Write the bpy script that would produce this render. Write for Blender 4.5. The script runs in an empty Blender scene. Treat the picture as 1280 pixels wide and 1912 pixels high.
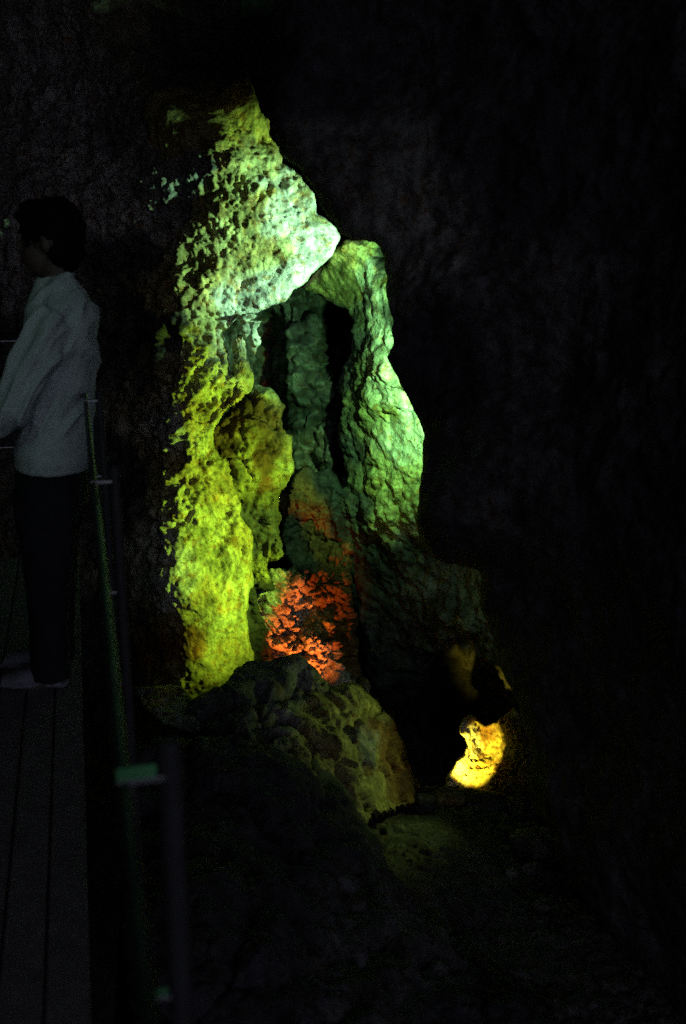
import bpy, bmesh, math, random
import numpy as np
from mathutils import Vector, Matrix

sc = bpy.context.scene
col = sc.collection
R = math.radians
random.seed(5)

# ------------------------------------------------------------------ camera
F = 1912 * 35 / 36.0                     # focal length in photo pixels
CX, CY = 640.0, 956.0
PITCH = math.atan(500 / F)
YAW = math.atan(510 * math.cos(PITCH) / F)
fwd = Vector((math.sin(YAW) * math.cos(PITCH), math.cos(YAW) * math.cos(PITCH), -math.sin(PITCH)))
right = Vector((math.cos(YAW), -math.sin(YAW), 0))
up = right.cross(fwd)
CAM = Vector((0, 0, 1.6))
cam = bpy.data.cameras.new('camera')
cam.sensor_fit = 'VERTICAL'; cam.sensor_height = 36; cam.sensor_width = 24; cam.lens = 35
cam.clip_end = 200; cam.clip_start = 0.05
cam.dof.use_dof = True; cam.dof.focus_distance = 7.0; cam.dof.aperture_fstop = 4.0
co = bpy.data.objects.new('camera', cam); col.objects.link(co)
co.matrix_world = Matrix(((right.x, up.x, -fwd.x, 0), (right.y, up.y, -fwd.y, 0), (right.z, up.z, -fwd.z, CAM.z), (0, 0, 0, 1)))
sc.camera = co

# ------------------------------------------------------------------ world: faint cool fill, let in by an opening added behind the visitor
w = bpy.data.worlds.new('World'); sc.world = w; w.use_nodes = True
w.node_tree.nodes['Background'].inputs[0].default_value = (0.74, 0.77, 1.0, 1)
w.node_tree.nodes['Background'].inputs[1].default_value = 0.62
sc.view_settings.view_transform = 'Standard'; sc.view_settings.look = 'None'
sc.view_settings.exposure = 0; sc.view_settings.gamma = 1
sc.cycles.use_denoising = False
sc.cycles.max_bounces = 5; sc.cycles.sample_clamp_indirect = 0.4
sc.cycles.caustics_reflective = False; sc.cycles.caustics_refractive = False

def P(px, py, d):
    """point seen at photo pixel (px, py) at axial distance d from the camera"""
    return CAM + (fwd + right * ((px - CX) / F) + up * ((CY - py) / F)) * d

def spot(name, pos, target, power, colour, angle, blend=0.3, radius=0.04):
    l = bpy.data.lights.new(name, 'SPOT'); l.energy = power; l.color = colour
    l.spot_size = R(angle); l.spot_blend = blend; l.shadow_soft_size = radius
    o = bpy.data.objects.new(name, l); col.objects.link(o)
    o.location = pos; o.rotation_euler = (Vector(target) - Vector(pos)).to_track_quat('-Z', 'Y').to_euler()
    return o
def point(name, pos, power, colour, radius=0.05):
    l = bpy.data.lights.new(name, 'POINT'); l.energy = power; l.color = colour; l.shadow_soft_size = radius
    o = bpy.data.objects.new(name, l); col.objects.link(o); o.location = pos
    return o

# show-cave lamps, most hidden behind rock; added fills marked below
spot('white_green_floodlight', P(850, 480, 6.3), P(550, 475, 7.1), 360, (0.44, 1.0, 0.52), 68, 0.65)
spot('green_floodlight', P(880, 1000, 6.1), P(370, 960, 7.0), 370, (0.52, 1.0, 0.07), 73, 0.5)
spot('green_wall_floodlight', P(790, 690, 6.15), P(728, 690, 7.7), 430, (0.34, 1.0, 0.30), 90, 0.9)
spot('orange_floodlight', P(600, 1352, 7.1), P(560, 1190, 8.0), 160, (1.0, 0.20, 0.025), 50, 1.0)
spot('yellow_floodlight', P(832, 1488, 6.98), P(888, 1408, 7.42), 120, (1.0, 0.80, 0.06), 50, 0.6, 0.02)
spot('walkway_lamp', Vector((-1.0, 0.9, 3.3)), P(95, 740, 3.6), 15.0, (0.45, 0.95, 0.58), 24, 0.9, 0.12)
spot('chamber_fill_light', P(540, 430, 8.1), P(590, 800, 9.1), 6, (0.55, 1.0, 0.75), 80, 0.8)  # added fill to brighten the curtain from above
spot('dim_floor_lamp', P(1010, 1300, 5.95), P(700, 1400, 5.7), 25, (0.65, 1.0, 0.25), 84, 1.0, 0.1)
spot('bracket_fill_light', Vector((0.35, 4.6, 3.2)), Vector((0.05, 0.95, 1.09)), 3.5, (0.25, 1.0, 0.5), 22, 0.6, 0.08)  # added light out of view, gives the brackets a green glint
spot('wall_fill_light', P(1010, 1010, 6.3), P(830, 1130, 8.0), 14, (0.50, 1.0, 0.50), 60, 0.9, 0.1)  # added weak fill for the dim lower wall

# ------------------------------------------------------------------ helpers
def tag(o, label=None, cat=None, group=None, kind=None):
    if label: o['label'] = label
    if cat: o['category'] = cat
    if group: o['group'] = group
    if kind: o['kind'] = kind
    return o

def hash3(ix, iy, iz, seed):
    h = (ix.astype(np.int64) * 374761393 + iy.astype(np.int64) * 668265263 + iz.astype(np.int64) * 2147483647 % 1000003 + iz.astype(np.int64) * 1274126177 + seed * 974634777) & 0xffffffff
    h = ((h ^ (h >> 13)) * 1274126177) & 0xffffffff
    h = ((h ^ (h >> 16)) * 2246822519) & 0xffffffff
    return (h ^ (h >> 15)) & 0xffffffff

G = np.array([[1,1,0],[-1,1,0],[1,-1,0],[-1,-1,0],[1,0,1],[-1,0,1],[1,0,-1],[-1,0,-1],[0,1,1],[0,-1,1],[0,1,-1],[0,-1,-1]], float)
def perlin(p, seed=0):
    i = np.floor(p).astype(np.int64); f = p - i
    u = f * f * f * (f * (f * 6 - 15) + 10)
    out = 0
    for dx in (0, 1):
        for dy in (0, 1):
            for dz in (0, 1):
                g = G[hash3(i[:, 0] + dx, i[:, 1] + dy, i[:, 2] + dz, seed) % 12]
                d = (g * (f - np.array([dx, dy, dz]))).sum(1)
                wx = u[:, 0] if dx else 1 - u[:, 0]; wy = u[:, 1] if dy else 1 - u[:, 1]; wz = u[:, 2] if dz else 1 - u[:, 2]
                out = out + d * wx * wy * wz
    return out
def fbm(p, f0, octv, seed=0, gain=0.5):
    a = 1.0; s = 0
    for k in range(octv):
        s = s + a * perlin(p * f0 * 2.03 ** k + 7.3 * k, seed + k); a *= gain
    return s
def billow(p, f0, octv, seed=0, gain=0.5):
    a = 1.0; s = 0
    for k in range(octv):
        s = s + a * (np.abs(perlin(p * f0 * 2.03 ** k + 3.1 * k, seed + k)) * 2 - 0.5); a *= gain
    return s
def worley(p, f0, seed=0):
    q = p * f0; i = np.floor(q).astype(np.int64)
    d1 = np.full(len(q), 9.0); d2 = d1.copy(); cid = np.zeros(len(q))
    for dx in (-1, 0, 1):
        for dy in (-1, 0, 1):
            for dz in (-1, 0, 1):
                c = i + np.array([dx, dy, dz])
                h = hash3(c[:, 0], c[:, 1], c[:, 2], seed)
                o = np.stack([(h & 1023) / 1023.0, ((h >> 10) & 1023) / 1023.0, ((h >> 20) & 1023) / 1023.0], 1)
                d = np.sqrt(((c + o - q) ** 2).sum(1))
                m = d < d1
                d2 = np.where(m, d1, np.minimum(d2, d)); cid = np.where(m, (h % 1000) / 1000.0, cid); d1 = np.where(m, d, d1)
    return d1, d2, cid

def rbf(ctrl, X, Y, c=40.0):
    A = np.array(ctrl, float); n = len(A)
    x, y, v = A[:, 0], A[:, 1], A[:, 2]
    K = np.sqrt((x[:, None] - x) ** 2 + (y[:, None] - y) ** 2 + c * c)
    M = np.zeros((n + 1, n + 1)); M[:n, :n] = K; M[:n, n] = 1; M[n, :n] = 1
    M[:n, :n] += np.eye(n) * 1.0
    s = np.linalg.lstsq(M, np.append(v, 0), rcond=None)[0]
    out = np.full(X.shape, s[n])
    for k in range(n): out = out + s[k] * np.sqrt((X - x[k]) ** 2 + (Y - y[k]) ** 2 + c * c)
    return out

def inside(poly, X, Y):
    m = np.zeros(X.shape, bool); n = len(poly)
    for k in range(n):
        x1, y1 = poly[k]; x2, y2 = poly[(k + 1) % n]
        if y1 == y2: continue
        c = ((y1 > Y) != (y2 > Y)) & (X < (x2 - x1) * (Y - y1) / (y2 - y1) + x1)
        m ^= c
    return m
def edge_dist(poly, X, Y):
    d = np.full(X.shape, 1e9); n = len(poly)
    for k in range(n):
        x1, y1 = poly[k]; x2, y2 = poly[(k + 1) % n]
        L = (x2 - x1) ** 2 + (y2 - y1) ** 2 + 1e-9
        t = np.clip(((X - x1) * (x2 - x1) + (Y - y1) * (y2 - y1)) / L, 0, 1)
        d = np.minimum(d, (X - x1 - t * (x2 - x1)) ** 2 + (Y - y1 - t * (y2 - y1)) ** 2)
    return np.sqrt(d)

def mesh_np(name, V, Q, mat, colours=None, parent=None, smooth=True):
    me = bpy.data.meshes.new(name)
    nq = len(Q); k = Q.shape[1]
    me.vertices.add(len(V)); me.vertices.foreach_set('co', V.astype(np.float32).ravel())
    me.loops.add(nq * k); me.loops.foreach_set('vertex_index', Q.astype(np.int32).ravel())
    me.polygons.add(nq); me.polygons.foreach_set('loop_start', np.arange(0, nq * k, k, dtype=np.int32))
    me.polygons.foreach_set('loop_total', np.full(nq, k, np.int32))
    me.update(calc_edges=True); me.validate()
    me.polygons.foreach_set('use_smooth', np.full(len(me.polygons), smooth))
    if colours is not None:
        a = me.color_attributes.new('mineral_shade', 'FLOAT_COLOR', 'POINT')
        c = np.ones((len(V), 4), np.float32); c[:, :3] = colours
        a.data.foreach_set('color', c.ravel())
    me.materials.append(mat)
    o = bpy.data.objects.new(name, me); col.objects.link(o)
    if parent: o.parent = parent
    return o

def tint(P3, X, Y, pts, warp=25, seed=40, soft=3.0):
    wx = X + warp * fbm(P3, 2.2, 4, seed) * 2; wy = Y + warp * fbm(P3, 2.2, 4, seed + 9) * 2
    ws = 0; cs = 0
    for (x, y, c) in pts:
        ww = 1.0 / (((wx - x) ** 2 + (wy - y) ** 2) + 60) ** soft
        ws = ws + ww; cs = cs + ww[:, None] * np.array(c)
    return cs / ws[:, None]

def rock(name, poly, ctrl, mat, cpts, step=4, roll=40, rolld=0.3, thick=0.6, disp=None, jitter=6, seed=1, c=40.0, cwarp=25, parent=None, extra=None, rough=None):
    poly = [(float(a), float(b)) for a, b in poly]
    xs = [p[0] for p in poly]; ys = [p[1] for p in poly]
    gx = np.arange(min(xs) - 12, max(xs) + 12, step); gy = np.arange(min(ys) - 12, max(ys) + 12, step)
    X, Y = np.meshgrid(gx, gy); H, W = X.shape; X = X.ravel(); Y = Y.ravel()
    z0 = np.stack([X / 60.0, Y / 60.0, np.full(X.shape, seed * 3.7)], 1)
    JX = X + jitter * fbm(z0, 1.0, 4, seed + 50) * 1.6; JY = Y + jitter * fbm(z0, 1.0, 4, seed + 60) * 1.6
    m = inside(poly, JX, JY)
    mg = m.reshape(H, W)
    cell = mg[:-1, :-1] & mg[1:, :-1] & mg[:-1, 1:] & mg[1:, 1:]
    idx = np.arange(H * W).reshape(H, W)
    ci, cj = np.nonzero(cell)
    A4 = np.stack([idx[ci, cj], idx[ci + 1, cj], idx[ci + 1, cj + 1], idx[ci, cj + 1]], 1)
    E4 = np.concatenate([A4[:, [0, 1]], A4[:, [1, 2]], A4[:, [2, 3]], A4[:, [3, 0]]]); k4 = np.sort(E4, 1); k4 = k4[:, 0].astype(np.int64) * (H * W) + k4[:, 1]
    _, inv4, cnt4 = np.unique(k4, return_inverse=True, return_counts=True); B4 = E4[cnt4[inv4] == 1]
    for it in range(4):                                   # smooth the grid's stair-steps along the outline
        sx = np.zeros(H * W); sy = np.zeros(H * W); sn = np.zeros(H * W)
        for a, b in ((0, 1), (1, 0)):
            np.add.at(sx, B4[:, a], X[B4[:, b]]); np.add.at(sy, B4[:, a], Y[B4[:, b]]); np.add.at(sn, B4[:, a], 1)
        q = sn > 0; X = X.copy(); Y = Y.copy()
        X[q] = 0.5 * X[q] + 0.5 * sx[q] / sn[q]; Y[q] = 0.5 * Y[q] + 0.5 * sy[q] / sn[q]
    bnd = np.zeros(H * W, bool); bnd[B4[:, 0]] = True
    e = np.where(m, edge_dist(poly, JX, JY), 0)
    e = np.where(bnd, 0, e); t = np.clip(e / roll, 0, 1)
    D = rbf(ctrl, X, Y, c) + rolld * (1 - np.sqrt(np.clip(1 - (1 - t) ** 2, 0, 1)))
    if extra is not None: D = D + extra(X, Y)
    r_ = np.array(right); u_ = np.array(up); f_ = np.array(fwd)
    ray = f_ + r_ * ((X - CX) / F)[:, None] + u_ * ((CY - Y) / F)[:, None]
    V = np.array(CAM) + ray * D[:, None]
    Vg = V.reshape(H, W, 3)
    n = np.cross(np.gradient(Vg, axis=1), np.gradient(Vg, axis=0)).reshape(-1, 3)
    n /= np.linalg.norm(n, axis=1)[:, None] + 1e-12
    n *= np.sign(-(n * ray).sum(1))[:, None]
    n = n - ray / np.linalg.norm(ray, axis=1)[:, None] * 0.6
    n /= np.linalg.norm(n, axis=1)[:, None]
    # keep cells with four corners inside
    used = np.zeros(H * W, bool)
    for a, b in ((0, 0), (1, 0), (0, 1), (1, 1)): used[idx[ci + a, cj + b]] = True
    U = np.nonzero(used)[0]; remap = np.full(H * W, -1); remap[U] = np.arange(len(U))
    V = V[U]; n = n[U]; X = X[U]; Y = Y[U]
    h = 0; hr = 0
    for (kind, f0, amp, octv) in (disp or []):
        if kind == 'fbm': hr = hr + amp * fbm(V, f0, octv, seed)
        elif kind == 'bigridge': hr = hr - amp * billow(V, f0, octv, seed + 17)
        elif kind == 'billow': h = h + amp * billow(V, f0, octv, seed + 11)
        elif kind == 'ridge': h = h - amp * billow(V, f0, octv, seed + 17)
        elif kind == 'lumps':
            q = V + 0.15 / f0 * np.stack([perlin(V * f0 * 2, 3), perlin(V * f0 * 2, 4), perlin(V * f0 * 2, 5)], 1) * 2
            d1, d2, cid = worley(q, f0, seed); h = h + amp * (0.6 - d1)
        elif kind == 'plates':
            q = V + 0.25 / f0 * np.stack([fbm(V, f0 * 1.5, 3, 3), fbm(V, f0 * 1.5, 3, 4), fbm(V, f0 * 1.5, 3, 5)], 1)
            d1, d2, cid = worley(q, f0, seed); h = h + amp * (cid - 0.5) - amp * 0.6 * np.clip(1 - (d2 - d1) * 5, 0, 1)
        elif kind == 'pits':
            q = V + 0.3 / f0 * np.stack([perlin(V * f0 * 1.7, 3), perlin(V * f0 * 1.7, 4), perlin(V * f0 * 1.7, 5)], 1)
            d1, d2, cid = worley(q, f0, seed + 5)
            msk = np.clip(fbm(V, f0 * 0.22, 3, seed + 31) * 3 + 0.12, 0, 1)
            h = h - amp * np.clip(1 - d1 * 2.1, 0, 1) * msk * (cid > 0.3)
        elif kind == 'streak':                    # creases running down to the left
            a = (V @ r_) * 0.75 + V[:, 2] * 0.66; b = (V @ r_) * -0.66 + V[:, 2] * 0.75; c0 = V @ f_
            h = h - amp * billow(np.stack([a * 0.3, b, c0 * 0.5], 1), f0, octv, seed + 29) * 1.5
        elif kind == 'flow':                      # vertical flutes, as on flowstone
            q = V * np.array([1, 1, 0.16]); h = h + amp * billow(q, f0, octv, seed + 23)
    if rough: h = h * np.clip(rbf(rough, X, Y, 20), 0.05, 1.6)
    h = h * np.clip(e[U] / 9, 0.4, 1)
    V2 = V + n * np.broadcast_to(h, len(V))[:, None] - ray[U] * np.broadcast_to(hr, len(V))[:, None]
    C = tint(V, X, Y, cpts, cwarp, seed + 40)
    # back shell
    nb = len(U); rayU = ray[U]
    back = np.array(CAM) + rayU * (np.maximum(D[U], 0.2) + thick + 0.15 * fbm(V, 1.0, 3, seed + 3))[:, None]
    q1 = remap[np.stack([idx[ci, cj], idx[ci + 1, cj], idx[ci + 1, cj + 1], idx[ci, cj + 1]], 1)]
    q2 = q1[:, ::-1] + nb
    E = np.concatenate([q1[:, [0, 1]], q1[:, [1, 2]], q1[:, [2, 3]], q1[:, [3, 0]]])
    key = np.sort(E, 1); key = key[:, 0].astype(np.int64) * (nb + 1) + key[:, 1]
    _, inv, cnt = np.unique(key, return_inverse=True, return_counts=True)
    B = E[cnt[inv] == 1]
    q3 = np.stack([B[:, 1], B[:, 0], B[:, 0] + nb, B[:, 1] + nb], 1)
    return mesh_np(name, np.concatenate([V2, back]), np.concatenate([q1, q2, q3]), mat, np.concatenate([C, C]), parent)

# ------------------------------------------------------------------ materials
def rock_mat(name, rough=0.8, bump=0.6, fine=60.0, wet=0.0, use_attr=True, base=(0.2, 0.2, 0.2)):
    m = bpy.data.materials.new(name); m.use_nodes = True; nt = m.node_tree; N = nt.nodes; L = nt.links
    b = N['Principled BSDF']; b.inputs['Roughness'].default_value = rough
    b.inputs['Specular IOR Level'].default_value = 0.35
    g = N.new('ShaderNodeNewGeometry')
    n1 = N.new('ShaderNodeTexNoise'); n1.inputs['Scale'].default_value = 9; n1.inputs['Detail'].default_value = 8; n1.inputs['Roughness'].default_value = 0.7
    L.new(g.outputs['Position'], n1.inputs['Vector'])
    mr = N.new('ShaderNodeMapRange'); mr.inputs[1].default_value = 0.3; mr.inputs[2].default_value = 0.72; mr.inputs[3].default_value = 0.28; mr.inputs[4].default_value = 1.3
    L.new(n1.outputs[0], mr.inputs[0])
    mix = N.new('ShaderNodeMix'); mix.data_type = 'RGBA'; mix.blend_type = 'MULTIPLY'; mix.inputs[0].default_value = 1
    if use_attr:
        a = N.new('ShaderNodeAttribute'); a.attribute_name = 'mineral_shade'; L.new(a.outputs['Color'], mix.inputs[6])
    else: mix.inputs[6].default_value = (*base, 1)
    L.new(mr.outputs[0], mix.inputs[7])
    # rusty specks
    n2 = N.new('ShaderNodeTexNoise'); n2.inputs['Scale'].default_value = 15; n2.inputs['Detail'].default_value = 6; n2.inputs['Roughness'].default_value = 0.65
    L.new(g.outputs['Position'], n2.inputs['Vector'])
    r2 = N.new('ShaderNodeMapRange'); r2.inputs[1].default_value = 0.52; r2.inputs[2].default_value = 0.64; r2.inputs[4].default_value = 0.85
    L.new(n2.outputs[0], r2.inputs[0])
    mx2 = N.new('ShaderNodeMix'); mx2.data_type = 'RGBA'; mx2.blend_type = 'MULTIPLY'; mx2.inputs[7].default_value = (0.75, 0.42, 0.16, 1)
    L.new(r2.outputs[0], mx2.inputs[0]); L.new(mix.outputs[2], mx2.inputs[6]); 
    n4 = N.new('ShaderNodeTexNoise'); n4.inputs['Scale'].default_value = 38; n4.inputs['Detail'].default_value = 5; n4.inputs['Roughness'].default_value = 0.6; n4.inputs['Distortion'].default_value = 0.6
    L.new(g.outputs['Position'], n4.inputs['Vector'])
    r4 = N.new('ShaderNodeMapRange'); r4.inputs[1].default_value = 0.55; r4.inputs[2].default_value = 0.64; r4.inputs[4].default_value = 0.8
    L.new(n4.outputs[0], r4.inputs[0])
    mx4 = N.new('ShaderNodeMix'); mx4.data_type = 'RGBA'; mx4.blend_type = 'MULTIPLY'; mx4.inputs[7].default_value = (0.30, 0.22, 0.12, 1)
    L.new(r4.outputs[0], mx4.inputs[0]); L.new(mx2.outputs[2], mx4.inputs[6]); L.new(mx4.outputs[2], b.inputs['Base Color'])
    mp = N.new('ShaderNodeVectorMath'); mp.operation = 'MULTIPLY'; mp.inputs[1].default_value = (1, 1, 0.16); L.new(g.outputs['Position'], mp.inputs[0])
    n5 = N.new('ShaderNodeTexNoise'); n5.inputs['Scale'].default_value = 13; n5.inputs['Detail'].default_value = 7; n5.inputs['Roughness'].default_value = 0.65; L.new(mp.outputs[0], n5.inputs['Vector'])
    r5 = N.new('ShaderNodeMapRange'); r5.inputs[1].default_value = 0.35; r5.inputs[2].default_value = 0.65; r5.inputs[3].default_value = 0.5; r5.inputs[4].default_value = 1.2; L.new(n5.outputs[0], r5.inputs[0])
    mx5 = N.new('ShaderNodeMix'); mx5.data_type = 'RGBA'; mx5.blend_type = 'MULTIPLY'; mx5.inputs[0].default_value = 1
    L.new(mx4.outputs[2], mx5.inputs[6]); L.new(r5.outputs[0], mx5.inputs[7]); L.new(mx5.outputs[2], b.inputs['Base Color'])
    n3 = N.new('ShaderNodeTexNoise'); n3.inputs['Scale'].default_value = fine; n3.inputs['Detail'].default_value = 8; n3.inputs['Roughness'].default_value = 0.75
    L.new(g.outputs['Position'], n3.inputs['Vector'])
    v = N.new('ShaderNodeTexVoronoi'); v.inputs['Scale'].default_value = fine * 0.55; L.new(g.outputs['Position'], v.inputs['Vector'])
    ad = N.new('ShaderNodeMath'); ad.operation = 'MULTIPLY_ADD'; ad.inputs[1].default_value = 0.5; L.new(v.outputs['Distance'], ad.inputs[0]); L.new(n3.outputs[0], ad.inputs[2])
    bp = N.new('ShaderNodeBump'); bp.inputs['Strength'].default_value = bump; bp.inputs['Distance'].default_value = 0.02
    L.new(ad.outputs[0], bp.inputs['Height']); L.new(bp.outputs[0], b.inputs['Normal'])
    if wet:
        mr3 = N.new('ShaderNodeMapRange'); mr3.inputs[1].default_value = 0.4; mr3.inputs[2].default_value = 0.6; mr3.inputs[3].default_value = rough; mr3.inputs[4].default_value = rough - wet
        L.new(n1.outputs[0], mr3.inputs[0]); L.new(mr3.outputs[0], b.inputs['Roughness'])
    return m
M_rock = rock_mat('limestone', 0.85, 0.7, 55)
M_smooth = rock_mat('flowstone', 0.7, 0.35, 40, wet=0.25)
M_dark = rock_mat('dark_limestone', 0.9, 0.5, 30)
M_near = rock_mat('near_dark_limestone', 0.95, 0.25, 20)  # smoother rock for the near wall; its darkness sits in the tint
M_shell = rock_mat('cave_rock', 0.95, 0.6, 12, use_attr=False, base=(0.07, 0.07, 0.075))

def simple(name, colr, rough=0.6, metal=0.0, bumps=None, var=0.25, spec=0.5):
    m = bpy.data.materials.new(name); m.use_nodes = True; nt = m.node_tree; N = nt.nodes; L = nt.links; b = N['Principled BSDF']
    b.inputs['Roughness'].default_value = rough; b.inputs['Metallic'].default_value = metal; b.inputs['Specular IOR Level'].default_value = spec
    g = N.new('ShaderNodeNewGeometry'); n = N.new('ShaderNodeTexNoise'); n.inputs['Scale'].default_value = 14; n.inputs['Detail'].default_value = 6
    L.new(g.outputs['Position'], n.inputs['Vector'])
    r = N.new('ShaderNodeValToRGB'); r.color_ramp.elements[0].position = 0.3; r.color_ramp.elements[1].position = 0.7
    r.color_ramp.elements[0].color = (*[c * (1 - var) for c in colr], 1); r.color_ramp.elements[1].color = (*[min(1, c * (1 + var)) for c in colr], 1)
    L.new(n.outputs[0], r.inputs[0]); L.new(r.outputs[0], b.inputs['Base Color'])
    if bumps:
        n3 = N.new('ShaderNodeTexNoise'); n3.inputs['Scale'].default_value = bumps[0]; n3.inputs['Detail'].default_value = 4
        L.new(g.outputs['Position'], n3.inputs['Vector'])
        bp = N.new('ShaderNodeBump'); bp.inputs['Strength'].default_value = bumps[1]; bp.inputs['Distance'].default_value = 0.004
        L.new(n3.outputs[0], bp.inputs['Height']); L.new(bp.outputs[0], b.inputs['Normal'])
    return m

CREAM = (0.62, 0.60, 0.50); PALE = (0.75, 0.74, 0.68); OCHRE = (0.50, 0.40, 0.14); YEL = (0.58, 0.54, 0.24); BROWN = (0.22, 0.11, 0.03)
RUST = (0.30, 0.13, 0.03); GREY = (0.22, 0.22, 0.20); DK = (0.08, 0.08, 0.08); OLIVE = (0.34, 0.30, 0.10); BLK = (0.035, 0.035, 0.04)

# ------------------------------------------------------------------ enclosing cave (gap left behind the visitor to admit the world fill)
def shell():
    nu, nv = 220, 120
    u = np.linspace(0, 2 * np.pi, nu, endpoint=False); v = np.linspace(0.02, np.pi - 0.02, nv)
    Ug, Vg = np.meshgrid(u, v)
    d = np.stack([np.sin(Vg) * np.cos(Ug), np.sin(Vg) * np.sin(Ug), np.cos(Vg)], 2).reshape(-1, 3)
    p = d * np.array([8.5, 12.0, 7.5]) + np.array([2, 5, 0.5])
    p += d * (0.9 * fbm(p, 0.25, 5, 3) + 0.25 * billow(p, 0.9, 4, 5))[:, None]
    q = []
    cen = p.reshape(nv, nu, 3)
    i, j = np.meshgrid(np.arange(nv - 1), np.arange(nu), indexing='ij'); i = i.ravel(); j = j.ravel(); j2 = (j + 1) % nu
    q = np.stack([i * nu + j, i * nu + j2, (i + 1) * nu + j2, (i + 1) * nu + j], 1)
    mid = cen[i, j]
    keep = ~((mid[:, 1] < -4.0) & (mid[:, 2] > 0.5) & (mid[:, 2] < 6))
    return tag(mesh_np('cave_wall', p, q[keep], M_shell), kind='structure')
shell()

# ------------------------------------------------------------------ big rock masses
# left wall with the lit face above the arch and the lit pillar below it
wall_poly = [(-420, -350), (440, -350), (452, 60), (470, 170), (478, 188), (484, 210), (502, 222), (508, 250), (514, 275), (532, 306), (560, 326),
    (584, 352), (592, 386), (612, 412), (642, 448), (622, 476), (604, 498), (582, 516), (548, 542), (532, 566), (504, 580), (470, 590), (438, 604), (414, 622),
    (424, 640), (432, 662), (428, 690), (452, 700), (462, 726), (446, 752), (430, 770), (404, 798), (398, 832), (420, 866), (436, 896), (446, 930), (444, 960), (462, 995),
    (477, 1040), (474, 1080), (466, 1120), (460, 1150), (464, 1200), (472, 1245), (490, 1330), (420, 1420), (200, 1500), (-420, 1500)]
wall_ctrl = [(-300, -200, 6.8), (-300, 400, 7.8), (-300, 1000, 8.2), (-300, 1450, 8.2), (0, -200, 7.8), (0, 200, 8.2), (100, 100, 8.0), (0, 600, 7.9), (0, 1000, 8.0), (0, 1400, 8.0),
    (200, 0, 7.5), (200, 250, 7.7), (120, 420, 7.4), (230, 420, 7.3), (200, 560, 7.7), (260, 600, 7.4), (200, 800, 7.6), (230, 1000, 7.5), (250, 1200, 7.4), (200, 1350, 7.4),
    (300, 200, 7.05), (350, 100, 8.0), (440, 100, 7.9), (390, 170, 7.35), (470, 180, 7.02), (380, 240, 6.92), (330, 270, 6.98), (460, 240, 6.98), (420, 290, 6.85), (350, 330, 7.0), (300, 340, 7.0), (300, 420, 7.1), (300, 500, 7.15), (370, 400, 6.94), (350, 500, 6.92), (410, 440, 6.94),
    (450, 340, 6.9), (500, 330, 7.05), (560, 380, 7.15), (520, 430, 7.05), (450, 460, 6.95), (600, 440, 7.15), (560, 500, 7.05), (500, 540, 6.95), (440, 560, 6.9), (400, 540, 6.85),
    (320, 600, 6.80), (325, 700, 6.75), (328, 800, 6.75), (328, 900, 6.75), (300, 960, 6.80), (298, 1080, 6.80), (318, 1180, 6.85), (330, 1260, 6.85),
    (290, 700, 7.1), (285, 850, 7.15), (262, 960, 7.15), (258, 1080, 7.15), (280, 1200, 7.15),
    (380, 650, 6.85), (380, 750, 6.85), (370, 850, 6.82), (390, 950, 6.82), (370, 1050, 6.78), (400, 1150, 6.82), (390, 1250, 6.85), (450, 1060, 6.95), (440, 1200, 7.0), (430, 900, 7.0)]
wall_tint = [(-200, 0, DK), (0, 300, GREY), (100, 200, (.3,.29,.27)), (180, 330, (.42,.40,.36)), (250, 400, (.42,.40,.36)), (60, 430, (.3,.29,.27)), (400, 120, DK), (100, 700, DK), (200, 900, DK), (200, 1200, DK), (230, 450, DK), (250, 250, GREY), (280, 620, DK),  # paler spots at upper left make up for missing light
    (465, 215, (0.8, 0.64, 0.08)), (440, 235, (0.6, 0.48, 0.08)), (400, 245, (0.4, 0.34, 0.08)), (360, 255, (0.25, 0.22, 0.07)), (440, 280, OLIVE), (300, 340, GREY), (370, 330, GREY), (400, 380, OLIVE), (440, 340, OLIVE), (430, 310, OCHRE), (480, 320, YEL), (470, 360, YEL), (520, 340, CREAM), (560, 400, PALE), (500, 420, CREAM), (430, 440, YEL), (450, 400, OLIVE), (500, 450, YEL), (490, 380, OCHRE), (540, 480, PALE), (620, 450, PALE),  # ceiling patch: light fading leftwards is put into the tint
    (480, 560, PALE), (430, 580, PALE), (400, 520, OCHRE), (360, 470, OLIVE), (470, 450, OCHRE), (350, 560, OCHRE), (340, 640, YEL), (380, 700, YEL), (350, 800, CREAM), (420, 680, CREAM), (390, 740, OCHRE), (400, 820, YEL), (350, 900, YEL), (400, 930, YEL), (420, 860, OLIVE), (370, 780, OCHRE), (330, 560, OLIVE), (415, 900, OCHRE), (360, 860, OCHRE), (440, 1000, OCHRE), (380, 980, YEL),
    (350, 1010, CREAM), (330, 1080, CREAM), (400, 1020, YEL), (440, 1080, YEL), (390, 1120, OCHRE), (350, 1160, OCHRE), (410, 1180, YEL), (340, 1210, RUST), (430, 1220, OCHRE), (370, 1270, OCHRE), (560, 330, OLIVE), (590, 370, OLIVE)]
wall_rough = [(0, 200, 1.0), (0, 900, 1.2), (200, 600, 1.2), (250, 1000, 1.2), (420, 240, 0.12), (470, 210, 0.15), (350, 250, 0.2), (330, 300, 1.0), (420, 300, 1.0), (380, 400, 1.0), (560, 450, 0.3), (600, 430, 0.25), (480, 560, 0.25), (520, 500, 0.3),
    (470, 400, 0.85), (540, 360, 0.8), (400, 520, 0.8), (380, 620, 1.2), (420, 700, 1.3), (380, 850, 1.0), (340, 760, 0.8), (360, 950, 0.7), (350, 1050, 0.25), (400, 1080, 0.4), (380, 1180, 0.25), (440, 1230, 0.25), (440, 1050, 0.5)]
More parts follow.
